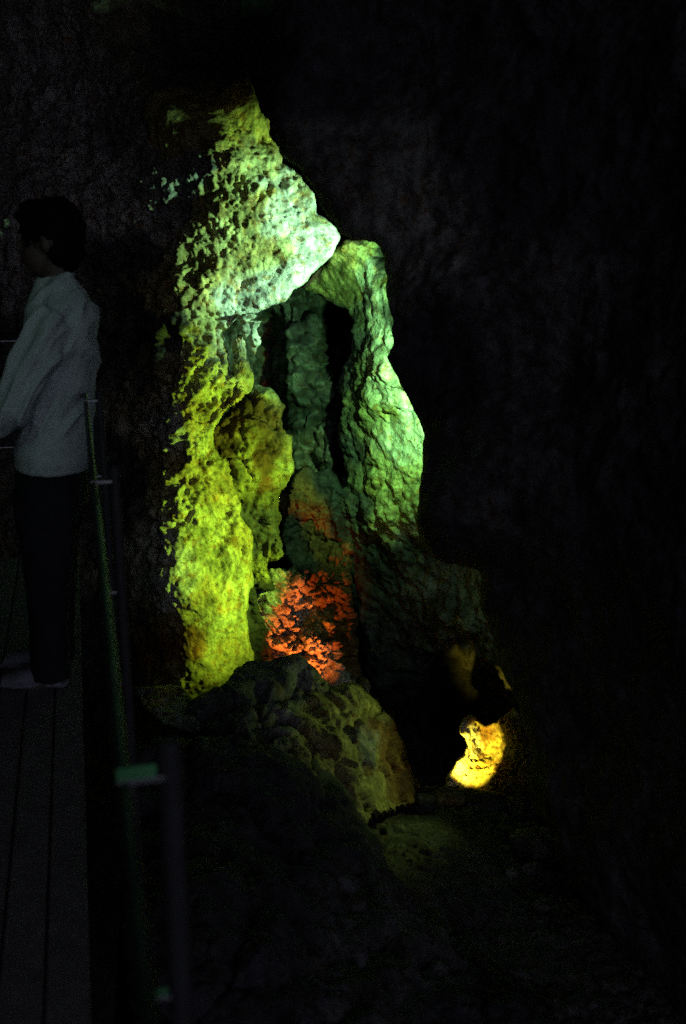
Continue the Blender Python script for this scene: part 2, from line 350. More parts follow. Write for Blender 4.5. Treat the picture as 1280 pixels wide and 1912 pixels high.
wall_disp = [('fbm', 0.8, 0.16, 5), ('streak', 6, 0.022, 4), ('billow', 2.6, 0.06, 5), ('ridge', 7, 0.03, 4), ('flow', 5, 0.03, 3), ('pits', 10, 0.08, 1), ('pits', 22, 0.045, 1), ('billow', 22, 0.016, 3)]
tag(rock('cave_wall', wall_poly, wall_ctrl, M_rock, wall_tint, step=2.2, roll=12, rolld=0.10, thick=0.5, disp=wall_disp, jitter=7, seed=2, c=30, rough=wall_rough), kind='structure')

# dark near wall on the right
near_poly = [(430, -350), (500, -100), (520, 100), (500, 190), (512, 250), (525, 290), (560, 318), (588, 350), (596, 384), (616, 408), (642, 446), (662, 454), (684, 450), (700, 456), (712, 480), (716, 505), (722, 520), (720, 548), (724, 572), (730, 596), (733, 640), (723, 668), (727, 690), (748, 723), (768, 746), (780, 775),
    (789, 810), (788, 850), (784, 900), (779, 950), (779, 1000), (800, 1040), (840, 1055), (890, 1068), (893, 1120), (905, 1160), (916, 1210), (935, 1245), (958, 1310), (985, 1380),
    (992, 1430), (985, 1490), (1000, 1530), (1030, 1560), (1045, 1620), (1090, 1690), (1180, 1800), (1300, 1950), (1300, 2150), (1800, 2150), (1800, -350)]
near_ctrl = [(480, -200, 5.3), (480, 200, 5.4), (600, 300, 5.3), (640, 430, 5.3), (620, 100, 5.2), (740, 450, 5.3), (750, 600, 5.2), (720, 680, 5.2), (790, 820, 5.1), (780, 980, 5.1), (890, 1070, 5.2), (990, 1430, 5.3), (1050, 1600, 5.1), (1250, 1900, 4.6),
    (850, 200, 5.1), (850, 600, 5.0), (900, 800, 4.95), (900, 1000, 5.0), (1000, 300, 4.9), (1050, 700, 4.9), (1100, 1100, 4.7), (1100, 1400, 4.9), (1280, 200, 4.2), (1280, 700, 4.1), (1280, 1200, 4.1), (1280, 1600, 4.2), (1700, 500, 3.0), (1700, 1500, 3.2), (1500, 2000, 3.8)]
tag(rock('cave_wall', near_poly, near_ctrl, M_near, [(1000, 300, BLK), (1000, 1000, (.06,.06,.06)), (650, 350, (.12,.12,.11)), (720, 420, GREY), (900, 940, (.10,.10,.10)), (1000, 620, (.08,.08,.08)), (800, 700, BLK), (850, 1000, BLK), (1000, 1500, (.06,.06,.06)), (1200, 1000, BLK), (600, 100, BLK)], step=3.4, roll=50, rolld=0.18, thick=0.3,  # near-black tint holds the wall in shade; faintly lit ridges tinted lighter
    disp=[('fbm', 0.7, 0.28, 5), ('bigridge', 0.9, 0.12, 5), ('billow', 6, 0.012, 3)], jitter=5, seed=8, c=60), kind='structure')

# right inner wall, seen as a lit strip past the near wall, then dim below
strip_poly = [(560, 545), (590, 505), (636, 448), (700, 430), (800, 470), (840, 700), (850, 1000), (960, 1050), (1060, 1300), (1080, 1560), (960, 1560), (860, 1500), (815, 1400), (760, 1340), (690, 1300), (668, 1200), (650, 1100),
    (640, 1010), (622, 950), (640, 890), (632, 830), (640, 780), (626, 730), (634, 690), (654, 655), (660, 600), (645, 572), (610, 556)]
strip_ctrl = [(694, 500, 7.52), (702, 550, 7.5), (714, 605, 7.48), (706, 690, 7.5), (718, 735, 7.5), (672, 520, 7.75), (680, 570, 7.8), (680, 680, 7.85), (684, 735, 7.85), (728, 470, 7.6), (600, 530, 8.2), (640, 480, 7.7), (760, 600, 7.3), (650, 620, 8.1), (720, 640, 7.45), (670, 700, 8.1), (640, 720, 8.5), (760, 760, 7.5), (690, 800, 7.95), (660, 850, 8.3), (740, 850, 7.7), (790, 850, 7.5),
    (720, 930, 7.9), (770, 960, 7.7), (690, 960, 8.1), (780, 1020, 7.95), (700, 1030, 8.4), (660, 1000, 8.6), (780, 1100, 8.2), (860, 1080, 7.9), (880, 1150, 7.8), (820, 1200, 8.3), (740, 1200, 8.7), (700, 1280, 8.9), (920, 1250, 7.9), (850, 1300, 9.3), (980, 1300, 7.6), (1000, 1500, 7.4), (860, 1480, 8.8), (780, 1350, 9.6)]
strip_tint = [(728, 455, DK), (724, 490, DK), (740, 480, DK), (722, 540, OLIVE), (738, 530, YEL), (725, 585, DK), (745, 580, DK), (640, 600, DK), (655, 620, DK), (600, 520, OLIVE), (650, 470, OCHRE), (680, 460, YEL), (692, 495, PALE), (697, 525, PALE), (702, 555, PALE), (708, 590, PALE), (660, 540, (.2,.18,.07)), (640, 520, (.24,.22,.08)), (680, 600, (.1,.1,.06)), (715, 620, PALE), (720, 680, CREAM), (700, 700, CREAM), (730, 740, CREAM), (750, 760, PALE), (730, 775, OLIVE),  # pale ribbon against dark sides: light and shade put into the tint
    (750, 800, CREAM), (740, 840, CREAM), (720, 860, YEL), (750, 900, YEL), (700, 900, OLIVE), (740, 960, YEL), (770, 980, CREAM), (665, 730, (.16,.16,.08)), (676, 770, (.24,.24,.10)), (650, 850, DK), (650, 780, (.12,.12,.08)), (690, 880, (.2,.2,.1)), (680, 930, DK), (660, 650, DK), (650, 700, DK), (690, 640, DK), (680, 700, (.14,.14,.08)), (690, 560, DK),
    (700, 1050, BLK), (760, 1040, DK), (800, 1060, (.12,.12,.11)), (810, 1090, GREY), (870, 1085, GREY), (840, 1150, DK), (860, 1180, GREY), (880, 1220, DK), (750, 1200, DK), (900, 1350, BLK), (840, 1270, BLK), (860, 1340, BLK), (800, 1340, BLK), (940, 1290, BLK), (720, 1280, BLK)]  # black tint stands in for the unlit void, swallowing lamp spill
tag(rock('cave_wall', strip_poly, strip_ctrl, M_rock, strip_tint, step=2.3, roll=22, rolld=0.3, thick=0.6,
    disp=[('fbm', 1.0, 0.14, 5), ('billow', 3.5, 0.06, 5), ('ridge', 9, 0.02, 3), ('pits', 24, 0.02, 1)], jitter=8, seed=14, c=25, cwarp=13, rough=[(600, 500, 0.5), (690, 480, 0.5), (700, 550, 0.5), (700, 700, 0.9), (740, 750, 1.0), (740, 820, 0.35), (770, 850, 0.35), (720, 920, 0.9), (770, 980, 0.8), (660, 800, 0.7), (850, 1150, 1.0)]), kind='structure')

# back of the chamber: grey draperies
back_poly = [(380, 480), (700, 480), (720, 760), (720, 1000), (740, 1360), (620, 1360), (560, 1100), (420, 1000), (380, 800)]
def folds(X, Y):
    s = np.zeros(X.shape)
    for x0, a, w_, y0, y1 in ((575, -0.35, 32, 590, 760), (600, -0.25, 30, 700, 900), (505, 0.3, 22, 560, 860), (632, 0.9, 22, 540, 720), (545, -0.15, 16, 560, 900), (640, 0.4, 14, 760, 900), (590, -0.15, 20, 560, 640)):
        t = np.clip((Y - y0) / 30, 0, 1) * np.clip((y1 - Y) / 40, 0, 1)
        s += a * np.exp(-((X - x0 - 8 * np.sin(Y / 60.0)) / w_) ** 2) * t
    return s
tag(rock('flowstone_curtain', back_poly, [(400, 500, 9.2), (600, 500, 9.0), (700, 500, 9.3), (500, 700, 9.5), (600, 700, 9.3), (700, 700, 9.4), (450, 900, 9.4), (600, 880, 9.0), (700, 900, 9.3), (550, 1050, 9.4), (650, 1100, 9.4), (700, 1300, 9.6)], M_smooth,
    [(585, 635, (.075,.07,.07)), (560, 600, BLK), (560, 650, BLK), (600, 680, (.06,.06,.06)), (600, 740, (.06,.055,.055)), (570, 780, BLK), (560, 700, DK), (520, 640, (.14,.14,.13)), (620, 850, (.09,.08,.08)), (640, 620, BLK), (560, 850, (.14,.12,.1)), (590, 960, RUST), (650, 1000, DK), (600, 1100, RUST), (480, 800, DK)], step=3.5, roll=30, rolld=0.3, thick=0.5,  # tint lowered against lamp spill; the hole's shade is tinted black
    disp=[('flow', 3.0, 0.10, 3), ('fbm', 1.6, 0.30, 5), ('billow', 7, 0.05, 4)], jitter=6, seed=21, c=30, extra=folds),
    'grey fluted flowstone curtain hanging at the back of the hollow under the lit arch', 'flowstone')

# brown and yellow stub column right of the pillar
col_poly = [(382, 800), (404, 790), (432, 762), (452, 740), (468, 722), (490, 716), (506, 726), (520, 752), (528, 785), (540, 815), (549, 850), (551, 880), (542, 902), (526, 930), (520, 960), (523, 1000), (527, 1022), (508, 1040), (498, 1052), (500, 1080), (512, 1104), (492, 1112), (477, 1110),
    (488, 1150), (506, 1190), (530, 1230), (538, 1300), (420, 1300), (400, 1100), (370, 950)]
tag(rock('rock_column', col_poly, [(400, 800, 7.35), (480, 740, 7.4), (470, 830, 7.25), (530, 860, 7.45), (440, 900, 7.25), (500, 920, 7.35), (500, 1000, 7.5), (420, 1100, 7.5), (490, 1080, 7.55), (500, 1200, 7.6), (440, 1250, 7.5)], M_rock,
    [(490, 722, (.4,.38,.25)), (480, 760, (.12,.065,.025)), (445, 780, (.12,.065,.025)), (420, 830, (.12,.065,.025)), (505, 780, (.12,.065,.025)), (458, 850, (.38,.35,.13)), (452, 805, (.26,.20,.07)), (468, 905, (.38,.35,.13)), (495, 905, (.17,.08,.025)), (430, 890, (.16,.15,.06)), (510, 850, (.12,.065,.025)), (540, 840, (.26,.20,.07)), (538, 880, (.38,.35,.13)), (485, 860, (.17,.08,.025)), (430, 800, (.12,.065,.025)), (415, 870, (.12,.065,.025)),  # brown crust, with tints also darkened to dim the column
     (500, 935, (.16,.15,.06)), (490, 965, DK), (515, 1000, (.10,.10,.09)), (480, 1020, DK), (498, 1052, (.38,.35,.13)), (500, 1100, BLK), (500, 1180, DK), (450, 1100, DK)],
    step=2.4, roll=10, rolld=0.12, thick=0.4, disp=[('fbm', 1.6, 0.20, 6), ('plates', 5, 0.05, 1), ('lumps', 6, 0.04, 1), ('billow', 7, 0.04, 5), ('pits', 22, 0.02, 1)], jitter=9, seed=33, c=20, cwarp=9),
    'knobbly column with brown and yellow crust just right of the glowing yellow-green wall', 'rock column')

# orange-lit flaky rock
or_poly = [(440, 1060), (470, 1080), (512, 1062), (540, 1060), (522, 1010), (530, 930), (536, 905), (552, 885), (575, 872), (592, 884), (618, 868), (640, 890), (662, 940), (660, 1000), (658, 1100), (668, 1200), (690, 1330), (560, 1360), (450, 1330)]
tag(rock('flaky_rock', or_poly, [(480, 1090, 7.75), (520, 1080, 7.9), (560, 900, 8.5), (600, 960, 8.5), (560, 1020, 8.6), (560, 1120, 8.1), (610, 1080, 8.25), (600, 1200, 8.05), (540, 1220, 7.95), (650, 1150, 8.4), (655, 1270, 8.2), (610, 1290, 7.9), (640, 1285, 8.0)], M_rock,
    [(500, 1120, PALE), (490, 1130, PALE), (560, 1140, PALE), (600, 1240, PALE), (560, 1200, CREAM), (625, 1265, PALE), (610, 1110, BROWN), (640, 1180, BROWN), (520, 1085, CREAM), (590, 1150, OCHRE), (560, 930, BROWN), (590, 980, BROWN), (620, 900, BLK), (540, 990, BLK), (640, 960, BLK), (650, 1150, BROWN), (560, 1050, DK), (530, 1040, DK), (610, 1040, BROWN), (650, 1230, BROWN)], step=2.2, roll=12, rolld=0.15, thick=0.5,  # dark tints at right and top imitate the orange light's falloff
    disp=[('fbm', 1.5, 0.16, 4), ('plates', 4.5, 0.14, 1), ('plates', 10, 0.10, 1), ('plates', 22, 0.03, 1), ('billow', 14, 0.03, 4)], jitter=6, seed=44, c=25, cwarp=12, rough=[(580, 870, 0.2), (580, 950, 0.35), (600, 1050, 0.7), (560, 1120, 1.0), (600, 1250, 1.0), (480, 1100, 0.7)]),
    'jagged flaky rock glowing orange in the cleft behind the boulder', 'rock')

# stalactite lumps under the arch lip
def blobrock(name, cx, cy, d, rx, ry, rz, mat, colr, seed, label, cat, group=None, flat=0.0, rot=0.0, amp=0.18, sub=5):
    bm = bmesh.new(); bmesh.ops.create_icosphere(bm, subdivisions=sub, radius=1)
    V = np.array([v.co[:] for v in bm.verts]); Q = np.array([[v.index for v in f.verts] for f in bm.faces]); bm.free()
    k = V * 1.0
    d1, d2, cid = worley(V + seed * 3.3, 1.1, seed)
    h = 1 + amp * 1.6 * fbm(V + seed * 1.7, 0.9, 4, seed) + amp * 0.9 * (cid - 0.5) * np.clip((d2 - d1) * 3, 0, 1) + amp * 0.35 * billow(V + seed, 3.0, 4, seed)
    V = V * h[:, None] * np.array([rx, rz, ry])
    c_, s_ = math.cos(rot), math.sin(rot)
    V = np.stack([V[:, 0] * c_ - V[:, 2] * s_, V[:, 1], V[:, 0] * s_ + V[:, 2] * c_], 1)
    C = np.array(colr)[None] * (0.8 + 0.5 * fbm(V / max(rx, ry), 1.5, 3, seed))[:, None]
    o = mesh_np(name, V, Q, mat, np.clip(C, 0.01, 0.9))
    o.location = P(cx, cy, d); o.rotation_euler = (0, 0, -YAW)
    return tag(o, label, cat, group)
def stalactite(px, py, d, length, r, seed, label):
    nu, nv = 40, 60
    u = np.linspace(0, 2 * np.pi, nu, endpoint=False); t = np.linspace(0, 1, nv)
    U, T = np.meshgrid(u, t); U = U.ravel(); T = T.ravel()
    rad = r * (1 - T ** 2.2 * 0.85) * (1 + 0.25 * np.sin(T * 9 + seed))
    rad = np.where(T > 0.97, rad * 0.4, rad)
    V = np.stack([rad * np.cos(U), rad * np.sin(U), -T * length], 1)
    V += V * np.array([1, 1, 0]) * (0.8 * fbm(V + seed, 14, 3, seed))[:, None]
    i, j = np.meshgrid(np.arange(nv - 1), np.arange(nu), indexing='ij'); i = i.ravel(); j = j.ravel(); j2 = (j + 1) % nu
    Q = np.stack([i * nu + j, i * nu + j2, (i + 1) * nu + j2, (i + 1) * nu + j], 1)
    o = mesh_np('stalactite', V, Q, M_smooth, np.full((len(V), 3), 0.55) * np.array([1, 1, 0.85]))
    o.location = P(px, py, d)
    return tag(o, label, 'stalactite', 'stubby stalactites under the arch lip')
stalactite(457, 585, 6.95, 0.17, 0.045, 1, 'pale stubby stalactite under the white arch lip, upper left of the pair')
stalactite(473, 600, 7.00, 0.24, 0.045, 2, 'pale knobbly stalactite under the white arch lip, hanging lowest of the pair')
blobrock('rock_knob', 447, 655, 7.05, 0.05, 0.10, 0.07, M_rock, CREAM, 3, 'pale green crusty knob beside the stalactites at the top of the lit pillar', 'rock')
blobrock('rock_knob', 452, 700, 7.05, 0.075, 0.13, 0.08, M_rock, CREAM, 4, 'crusty yellow-green knob above the brown column', 'rock')

# boulders
bould_poly = [(352, 1312), (385, 1296), (402, 1282), (408, 1284), (430, 1264), (450, 1248), (472, 1236), (500, 1230), (540, 1228), (565, 1229), (585, 1245), (602, 1264), (626, 1282), (640, 1276), (668, 1277), (692, 1294), (716, 1322), (736, 1346), (742, 1370), (752, 1388), (760, 1415),
    (772, 1444), (786, 1466), (800, 1484), (764, 1508), (724, 1526), (700, 1532), (668, 1556), (560, 1560), (420, 1480), (370, 1380)]
tag(rock('boulder', bould_poly, [(360, 1320, 5.3), (500, 1240, 5.7), (450, 1320, 5.2), (560, 1240, 5.8), (600, 1300, 5.6), (520, 1380, 4.9), (620, 1380, 5.2), (680, 1290, 5.95), (740, 1380, 6.05), (700, 1440, 5.6), (780, 1470, 6.2), (650, 1500, 5.1), (720, 1520, 5.5), (560, 1480, 4.7), (700, 1600, 5.2)], M_rock,
    [(400, 1350, DK), (480, 1290, DK), (450, 1400, DK), (550, 1280, GREY), (600, 1320, OLIVE), (530, 1330, GREY), (680, 1330, OLIVE), (700, 1400, GREY), (660, 1420, OLIVE), (720, 1470, OLIVE), (740, 1400, BROWN), (760, 1450, BROWN), (640, 1380, OLIVE), (700, 1500, OLIVE)],  # dark left and olive right carry the light's falloff in the tint
    step=2.6, roll=18, rolld=0.16, thick=0.7, disp=[('fbm', 0.9, 0.16, 6), ('plates', 1.6, 0.13, 1), ('plates', 5, 0.03, 1), ('ridge', 5, 0.018, 4)], jitter=4, seed=51, c=30),
    'large olive-grey humped boulder in front of the lit pillar and orange cleft', 'boulder')
fg_poly = [(236, 1392), (300, 1372), (382, 1374), (460, 1388), (540, 1396), (575, 1402), (602, 1424), (640, 1464), (658, 1488), (676, 1520), (702, 1560), (722, 1606), (735, 1640), (790, 1690), (860, 1735), (940, 1800), (1040, 1880), (1180, 2100), (200, 2100)]
tag(rock('boulder', fg_poly, [(250, 1400, 4.6), (400, 1385, 4.6), (560, 1405, 4.7), (650, 1480, 4.8), (720, 1600, 4.6), (860, 1740, 4.2), (1040, 1880, 3.8), (400, 1600, 3.7), (550, 1700, 3.6), (700, 1850, 3.4), (300, 1900, 3.0), (900, 2050, 3.2)], M_dark,
    [(400, 1450, BLK), (500, 1600, BLK), (600, 1480, BLK), (700, 1700, DK), (800, 1760, DK), (450, 1800, BLK), (900, 1900, BLK)], step=4, roll=40, rolld=0.3, thick=0.7,
    disp=[('fbm', 1.0, 0.14, 3), ('plates', 1.6, 0.10, 1), ('billow', 6, 0.03, 3)], jitter=5, seed=57, c=40), 'black boulder in the foreground beside the near railing post', 'boulder')
slab_poly = [(240, 1282), (290, 1278), (340, 1277), (356, 1300), (366, 1335), (384, 1372), (350, 1372), (315, 1362), (285, 1345), (262, 1315)]
tag(rock('rock_slab', slab_poly, [(240, 1282, 5.6), (340, 1280, 5.7), (380, 1370, 5.0), (290, 1345, 5.1), (310, 1310, 5.35)], M_rock, [(300, 1310, OLIVE), (340, 1340, GREY), (260, 1290, GREY)],
    step=2.8, roll=10, rolld=0.1, thick=0.25, disp=[('plates', 4, 0.04, 1), ('billow', 9, 0.02, 4)], jitter=3, seed=61, c=20), 'thin tilted grey-olive slab between the railing and the big boulder', 'rock slab')

# niche rock lit yellow
niche_poly = [(824, 1474), (834, 1448), (848, 1425), (862, 1408), (870, 1392), (866, 1380), (856, 1372), (854, 1362), (862, 1348), (872, 1338), (884, 1334), (896, 1344), (906, 1352), (925, 1346), (938, 1336), (962, 1318), (990, 1370), (1000, 1440), (1000, 1520), (930, 1540), (860, 1510)]
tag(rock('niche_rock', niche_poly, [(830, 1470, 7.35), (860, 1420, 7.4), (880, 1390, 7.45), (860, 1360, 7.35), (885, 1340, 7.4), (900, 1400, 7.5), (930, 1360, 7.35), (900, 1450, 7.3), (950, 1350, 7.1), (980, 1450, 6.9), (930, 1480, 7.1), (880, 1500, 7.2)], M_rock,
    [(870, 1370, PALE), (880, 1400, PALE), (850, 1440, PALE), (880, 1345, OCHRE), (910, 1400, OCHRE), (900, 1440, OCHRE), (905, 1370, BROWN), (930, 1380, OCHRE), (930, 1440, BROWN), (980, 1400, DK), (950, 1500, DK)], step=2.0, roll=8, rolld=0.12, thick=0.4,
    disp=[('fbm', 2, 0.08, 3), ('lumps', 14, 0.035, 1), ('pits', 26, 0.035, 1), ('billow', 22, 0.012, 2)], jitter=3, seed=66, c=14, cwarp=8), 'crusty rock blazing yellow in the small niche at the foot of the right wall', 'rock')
# slope of scree below
slope_poly = [(640, 1560), (700, 1518), (760, 1492), (786, 1468), (820, 1466), (852, 1466), (880, 1472), (940, 1478), (990, 1500), (1020, 1560), (1080, 1650), (1200, 1790), (1420, 2100), (900, 2100), (640, 1800)]
tag(rock('scree_slope', slope_poly, [(700, 1520, 6.0), (785, 1470, 6.55), (850, 1468, 6.6), (950, 1480, 6.5), (1020, 1560, 6.0), (800, 1560, 5.6), (900, 1600, 5.5), (700, 1620, 5.1), (900, 1720, 4.9), (1050, 1700, 5.1), (1200, 1800, 4.6), (1300, 2050, 3.9), (900, 2000, 4.0), (700, 1800, 4.6)], M_rock,
    [(800, 1550, (.10,.10,.09)), (900, 1600, (.10,.10,.09)), (750, 1600, (.11,.10,.06)), (900, 1700, DK), (1000, 1600, DK), (1000, 1800, DK), (820, 1480, (.11,.10,.06))], step=3.4, roll=8, rolld=0.05, thick=0.06,  # darkened tint stands in for shade where the floor lamp spills
    disp=[('fbm', 1.2, 0.10, 3), ('plates', 8, 0.03, 1), ('lumps', 16, 0.03, 1), ('lumps', 34, 0.015, 1)], jitter=3, seed=71, c=30), kind='structure')
# loose stones
stones = [(836, 1492, 6.3, .10, .07, OLIVE, 'squat olive stone just below the yellow niche'), (790, 1500, 6.1, .075, .06, DK, 'dark stone wedged at the right foot of the big boulder'),
    (995, 1572, 5.7, .14, .08, GREY, 'grey round-topped stone at the right edge of the scree'), (1008, 1692, 5.1, .045, .03, GREY, 'small pale stone alone on the lower scree'),
    (993, 1622, 5.4, .05, .035, GREY, 'small grey stone just under the round-topped one'), (1004, 1752, 4.9, .06, .035, GREY, 'flat dim stone low on the scree near the right wall'),
    (955, 1630, 5.3, .035, .025, GREY, 'pebble-sized grey stone in the middle of the scree'), (905, 1500, 6.3, .12, .06, DK, 'dark slabby stone at the foot of the yellow niche'),
    (1025, 1640, 5.4, .05, .04, DK, 'dark stone against the right wall beside the scree')]
for k, (x, y, d, rx, ry, c_, lab) in enumerate(stones):
    blobrock('loose_stone', x, y, d, rx, ry, rx * 0.8, M_rock, c_, 80 + k, lab, 'stone', 'loose stones on the scree', rot=random.uniform(-.3, .3), sub=4)

# ------------------------------------------------------------------ walkway and railings
def Z(px, py, z):
    """point at height z seen at photo pixel (px, py)"""
    d = fwd + right * ((px - CX) / F) + up * ((CY - py) / F)
    return CAM + d * ((z - CAM.z) / d.z)
M_wood = simple('weathered_decking', (0.085, 0.08, 0.083), 0.8, bumps=(40, 0.5))
M_steel = simple('brushed_steel', (0.30, 0.30, 0.31), 0.42, 1.0, var=0.1)
M_rail = simple('worn_steel', (0.10, 0.10, 0.10), 0.5, 1.0, var=0.3)
M_post = simple('dark_painted_steel', (0.02, 0.02, 0.021), 0.6, 0.0, var=0.2, spec=0.2)

def bm_obj(name, bm, mat, parent=None, smooth=True):
    me = bpy.data.meshes.new(name); bm.normal_update(); bm.to_mesh(me); bm.free(); me.materials.append(mat)
    if smooth:
        me.polygons.foreach_set('use_smooth', np.ones(len(me.polygons), bool))
        try: me.set_sharp_from_angle(angle=R(40))
        except Exception: pass
    o = bpy.data.objects.new(name, me); col.objects.link(o)
    if parent: o.parent = parent
    return o
def add_box(bm, c, s, bev=0.0):
    r = bmesh.ops.create_cube(bm, size=1)
    for v in r['verts']: v.co = Vector((c[0] + v.co.x * s[0], c[1] + v.co.y * s[1], c[2] + v.co.z * s[2]))
    if bev:
        es = list({e for v in r['verts'] for e in v.link_edges}); bmesh.ops.bevel(bm, geom=es, offset=bev, segments=2, affect='EDGES')
def add_tube(bm, p0, p1, r, n=20, r2=None):
    p0 = Vector(p0); p1 = Vector(p1); d = p1 - p0
    res = bmesh.ops.create_cone(bm, cap_ends=True, segments=n, radius1=r, radius2=r if r2 is None else r2, depth=d.length)
    m = Matrix.Translation((p0 + p1) / 2) @ d.to_track_quat('Z', 'Y').to_matrix().to_4x4()
    bmesh.ops.transform(bm, matrix=m, verts=res['verts'])
def empty(name, loc):
    e = bpy.data.objects.new(name, None); col.objects.link(e); e.location = loc; return e

bm = bmesh.new()
x = Z(158, 1500, 0).x
for k in range(16):
    wd = 0.094
    add_box(bm, (x - wd / 2, 1.6, -0.016 + random.uniform(-.0015, .0015)), (wd, 7.4, 0.032), 0.003)
    x -= 0.101
for y in (-1.5, 0.2, 1.9, 3.6, 5.1): add_box(bm, (-0.95, y, -0.10), (1.5, 0.08, 0.12))
o = bm_obj('walkway', bm, M_wood); tag(o, kind='structure')

far_b = Z(190, 903, 1.095); near_b = Z(258, 1458, 1.095)
def ztop(px, py, y):
    """height of the point above the line y = const seen at photo pixel (px, py)"""
    d = fwd + right * ((px - CX) / F) + up * ((CY - py) / F)
    return CAM.z + d.z * y / d.y
PX = 0.060
z2 = ztop(206, 1110, far_b.y); z3 = ztop(215, 1280, far_b.y)
RX = {1.095: 0.016, z2: Z(198, 1110, z2).x, z3: Z(208, 1280, z3).x}
ry_end = 5.08
rail = empty('railing', (0.1, 0, 0))
tag(rail, 'steel tube railing along the right walkway edge, from the camera to the person', 'railing')
off = Vector((-0.1, 0, 0))
for z, rx in RX.items():
    bm = bmesh.new(); add_tube(bm, Vector((rx, -1.5, z)) + off, Vector((rx, ry_end, z)) + off, 0.008 if z > 1 else 0.005, 24)
    bm_obj('handrail' if z > 1 else 'rail', bm, M_rail, rail)
for yy in (-0.25, near_b.y, far_b.y, far_b.y + 1.2, ry_end):
    bm = bmesh.new(); add_tube(bm, Vector((PX, yy, -0.35)) + off, Vector((PX, yy, 1.13)) + off, 0.0125, 24)
    add_tube(bm, Vector((PX, yy, 1.13)) + off, Vector((PX, yy, 1.134)) + off, 0.0125, 24, 0.009)
    post = bm_obj('post', bm, M_post, rail)
    for z, rx in RX.items():
        bm = bmesh.new(); zz = z + 0.006
        add_box(bm, Vector(((rx + PX) / 2 - 0.006, yy, zz)) + off, (PX - rx + 0.002, 0.028 if z > 1 else 0.016, 0.006), 0.0015)
        bm_obj('bracket', bm, M_steel, post)
cross = empty('railing', (-1.4, 5.1, 0))
tag(cross, 'thin horizontal steel rails at the far left, behind the person, crossing the walkway end', 'railing')
for z in (ztop(10, 637, 5.15), ztop(10, 717, 5.15), 0.62):
    bm = bmesh.new(); add_tube(bm, (-1.6, 0.05, z), (1.44, 0.05, z), 0.007, 16); bm_obj('rail', bm, M_steel, cross)
for xx in (-1.5, -0.3, 0.9):
    bm = bmesh.new(); add_tube(bm, (xx, 0.08, -0.3), (xx, 0.08, 1.13), 0.0125, 20); bm_obj('post', bm, M_post, cross)

# ------------------------------------------------------------------ person leaning by the railing, seen from the side, facing left
foot = Z(92, 1262, 0.0)
hn = Vector((fwd.x, fwd.y, 0)).normalized()
def PP(px, py, offd=0.0):
    d = fwd + right * ((px - CX) / F) + up * ((CY - py) / F)
    return CAM + d * ((foot - CAM).dot(hn) / d.dot(hn)) + hn * offd
S = (foot - CAM).dot(hn) / F * 1.0           # metres per photo pixel at the person
def loft(bm, pts, n=28):
    """pts: (centre, radius along the picture's horizontal or across the limb, radius in depth)"""
    rings = []
    for k, (c, a, b) in enumerate(pts):
        c = Vector(c); t = (Vector(pts[min(k + 1, len(pts) - 1)][0]) - Vector(pts[max(k - 1, 0)][0])).normalized()
        ax = hn - t * hn.dot(t); ax.normalize(); sd = ax.cross(t).normalized()
        rings.append([bm.verts.new(c + sd * a * math.cos(2 * math.pi * i / n) + ax * b * math.sin(2 * math.pi * i / n)) for i in range(n)])
    for r0, r1 in zip(rings, rings[1:]):
        for i in range(n): bm.faces.new((r0[i], r0[(i + 1) % n], r1[(i + 1) % n], r1[i]))
    bm.faces.new(rings[0][::-1]); bm.faces.new(rings[-1])
def ball(bm, c, r):
    res = bmesh.ops.create_icosphere(bm, subdivisions=3, radius=1)
    for v in res['verts']: v.co = Vector(c) + (right * v.co.x * r[0] + Vector((0, 0, 1)) * v.co.z * r[1] + hn * v.co.y * r[2])
def remeshed(name, bm, voxel, mat, parent=None, smooth=4, warp=None):
    me = bpy.data.meshes.new(name); bmesh.ops.recalc_face_normals(bm, faces=bm.faces); bm.to_mesh(me); bm.free()
    o = bpy.data.objects.new(name, me); col.objects.link(o)
    m = o.modifiers.new('r', 'REMESH'); m.mode = 'VOXEL'; m.voxel_size = voxel
    if smooth: sm = o.modifiers.new('s', 'SMOOTH'); sm.factor = 0.5; sm.iterations = smooth
    dg = bpy.context.evaluated_depsgraph_get(); me2 = bpy.data.meshes.new_from_object(o.evaluated_get(dg))
    o.modifiers.clear(); o.data = me2; me2.name = name; bpy.data.meshes.remove(me)
    if warp:
        nv = len(me2.vertices); V = np.empty(nv * 3, np.float32); me2.vertices.foreach_get('co', V); V = V.reshape(-1, 3).astype(float)
        Nn = np.empty(nv * 3, np.float32); me2.vertices.foreach_get('normal', Nn); Nn = Nn.reshape(-1, 3)
        V = V + Nn * warp(V, Nn)[:, None]; me2.vertices.foreach_set('co', V.astype(np.float32).ravel()); me2.update()
    me2.materials.clear(); me2.materials.append(mat); me2.polygons.foreach_set('use_smooth', np.ones(len(me2.polygons), bool))
    if parent: o.parent = parent
    return o
M_skin = simple('skin', (0.045, 0.03, 0.022), 0.7, var=0.08)
M_jacket = simple('fleece', (0.30, 0.36, 0.34), 0.95, bumps=(600, 0.4), var=0.10, spec=0.1)
M_trouser = simple('dark_denim', (0.012, 0.012, 0.016), 0.9, bumps=(400, 0.3), var=0.2, spec=0.1)
M_hair = simple('dark_hair', (0.004, 0.0035, 0.003), 0.9, var=0.3, spec=0.05)
M_shoe = simple('pale_trainers', (0.12, 0.12, 0.14), 0.7, var=0.2)

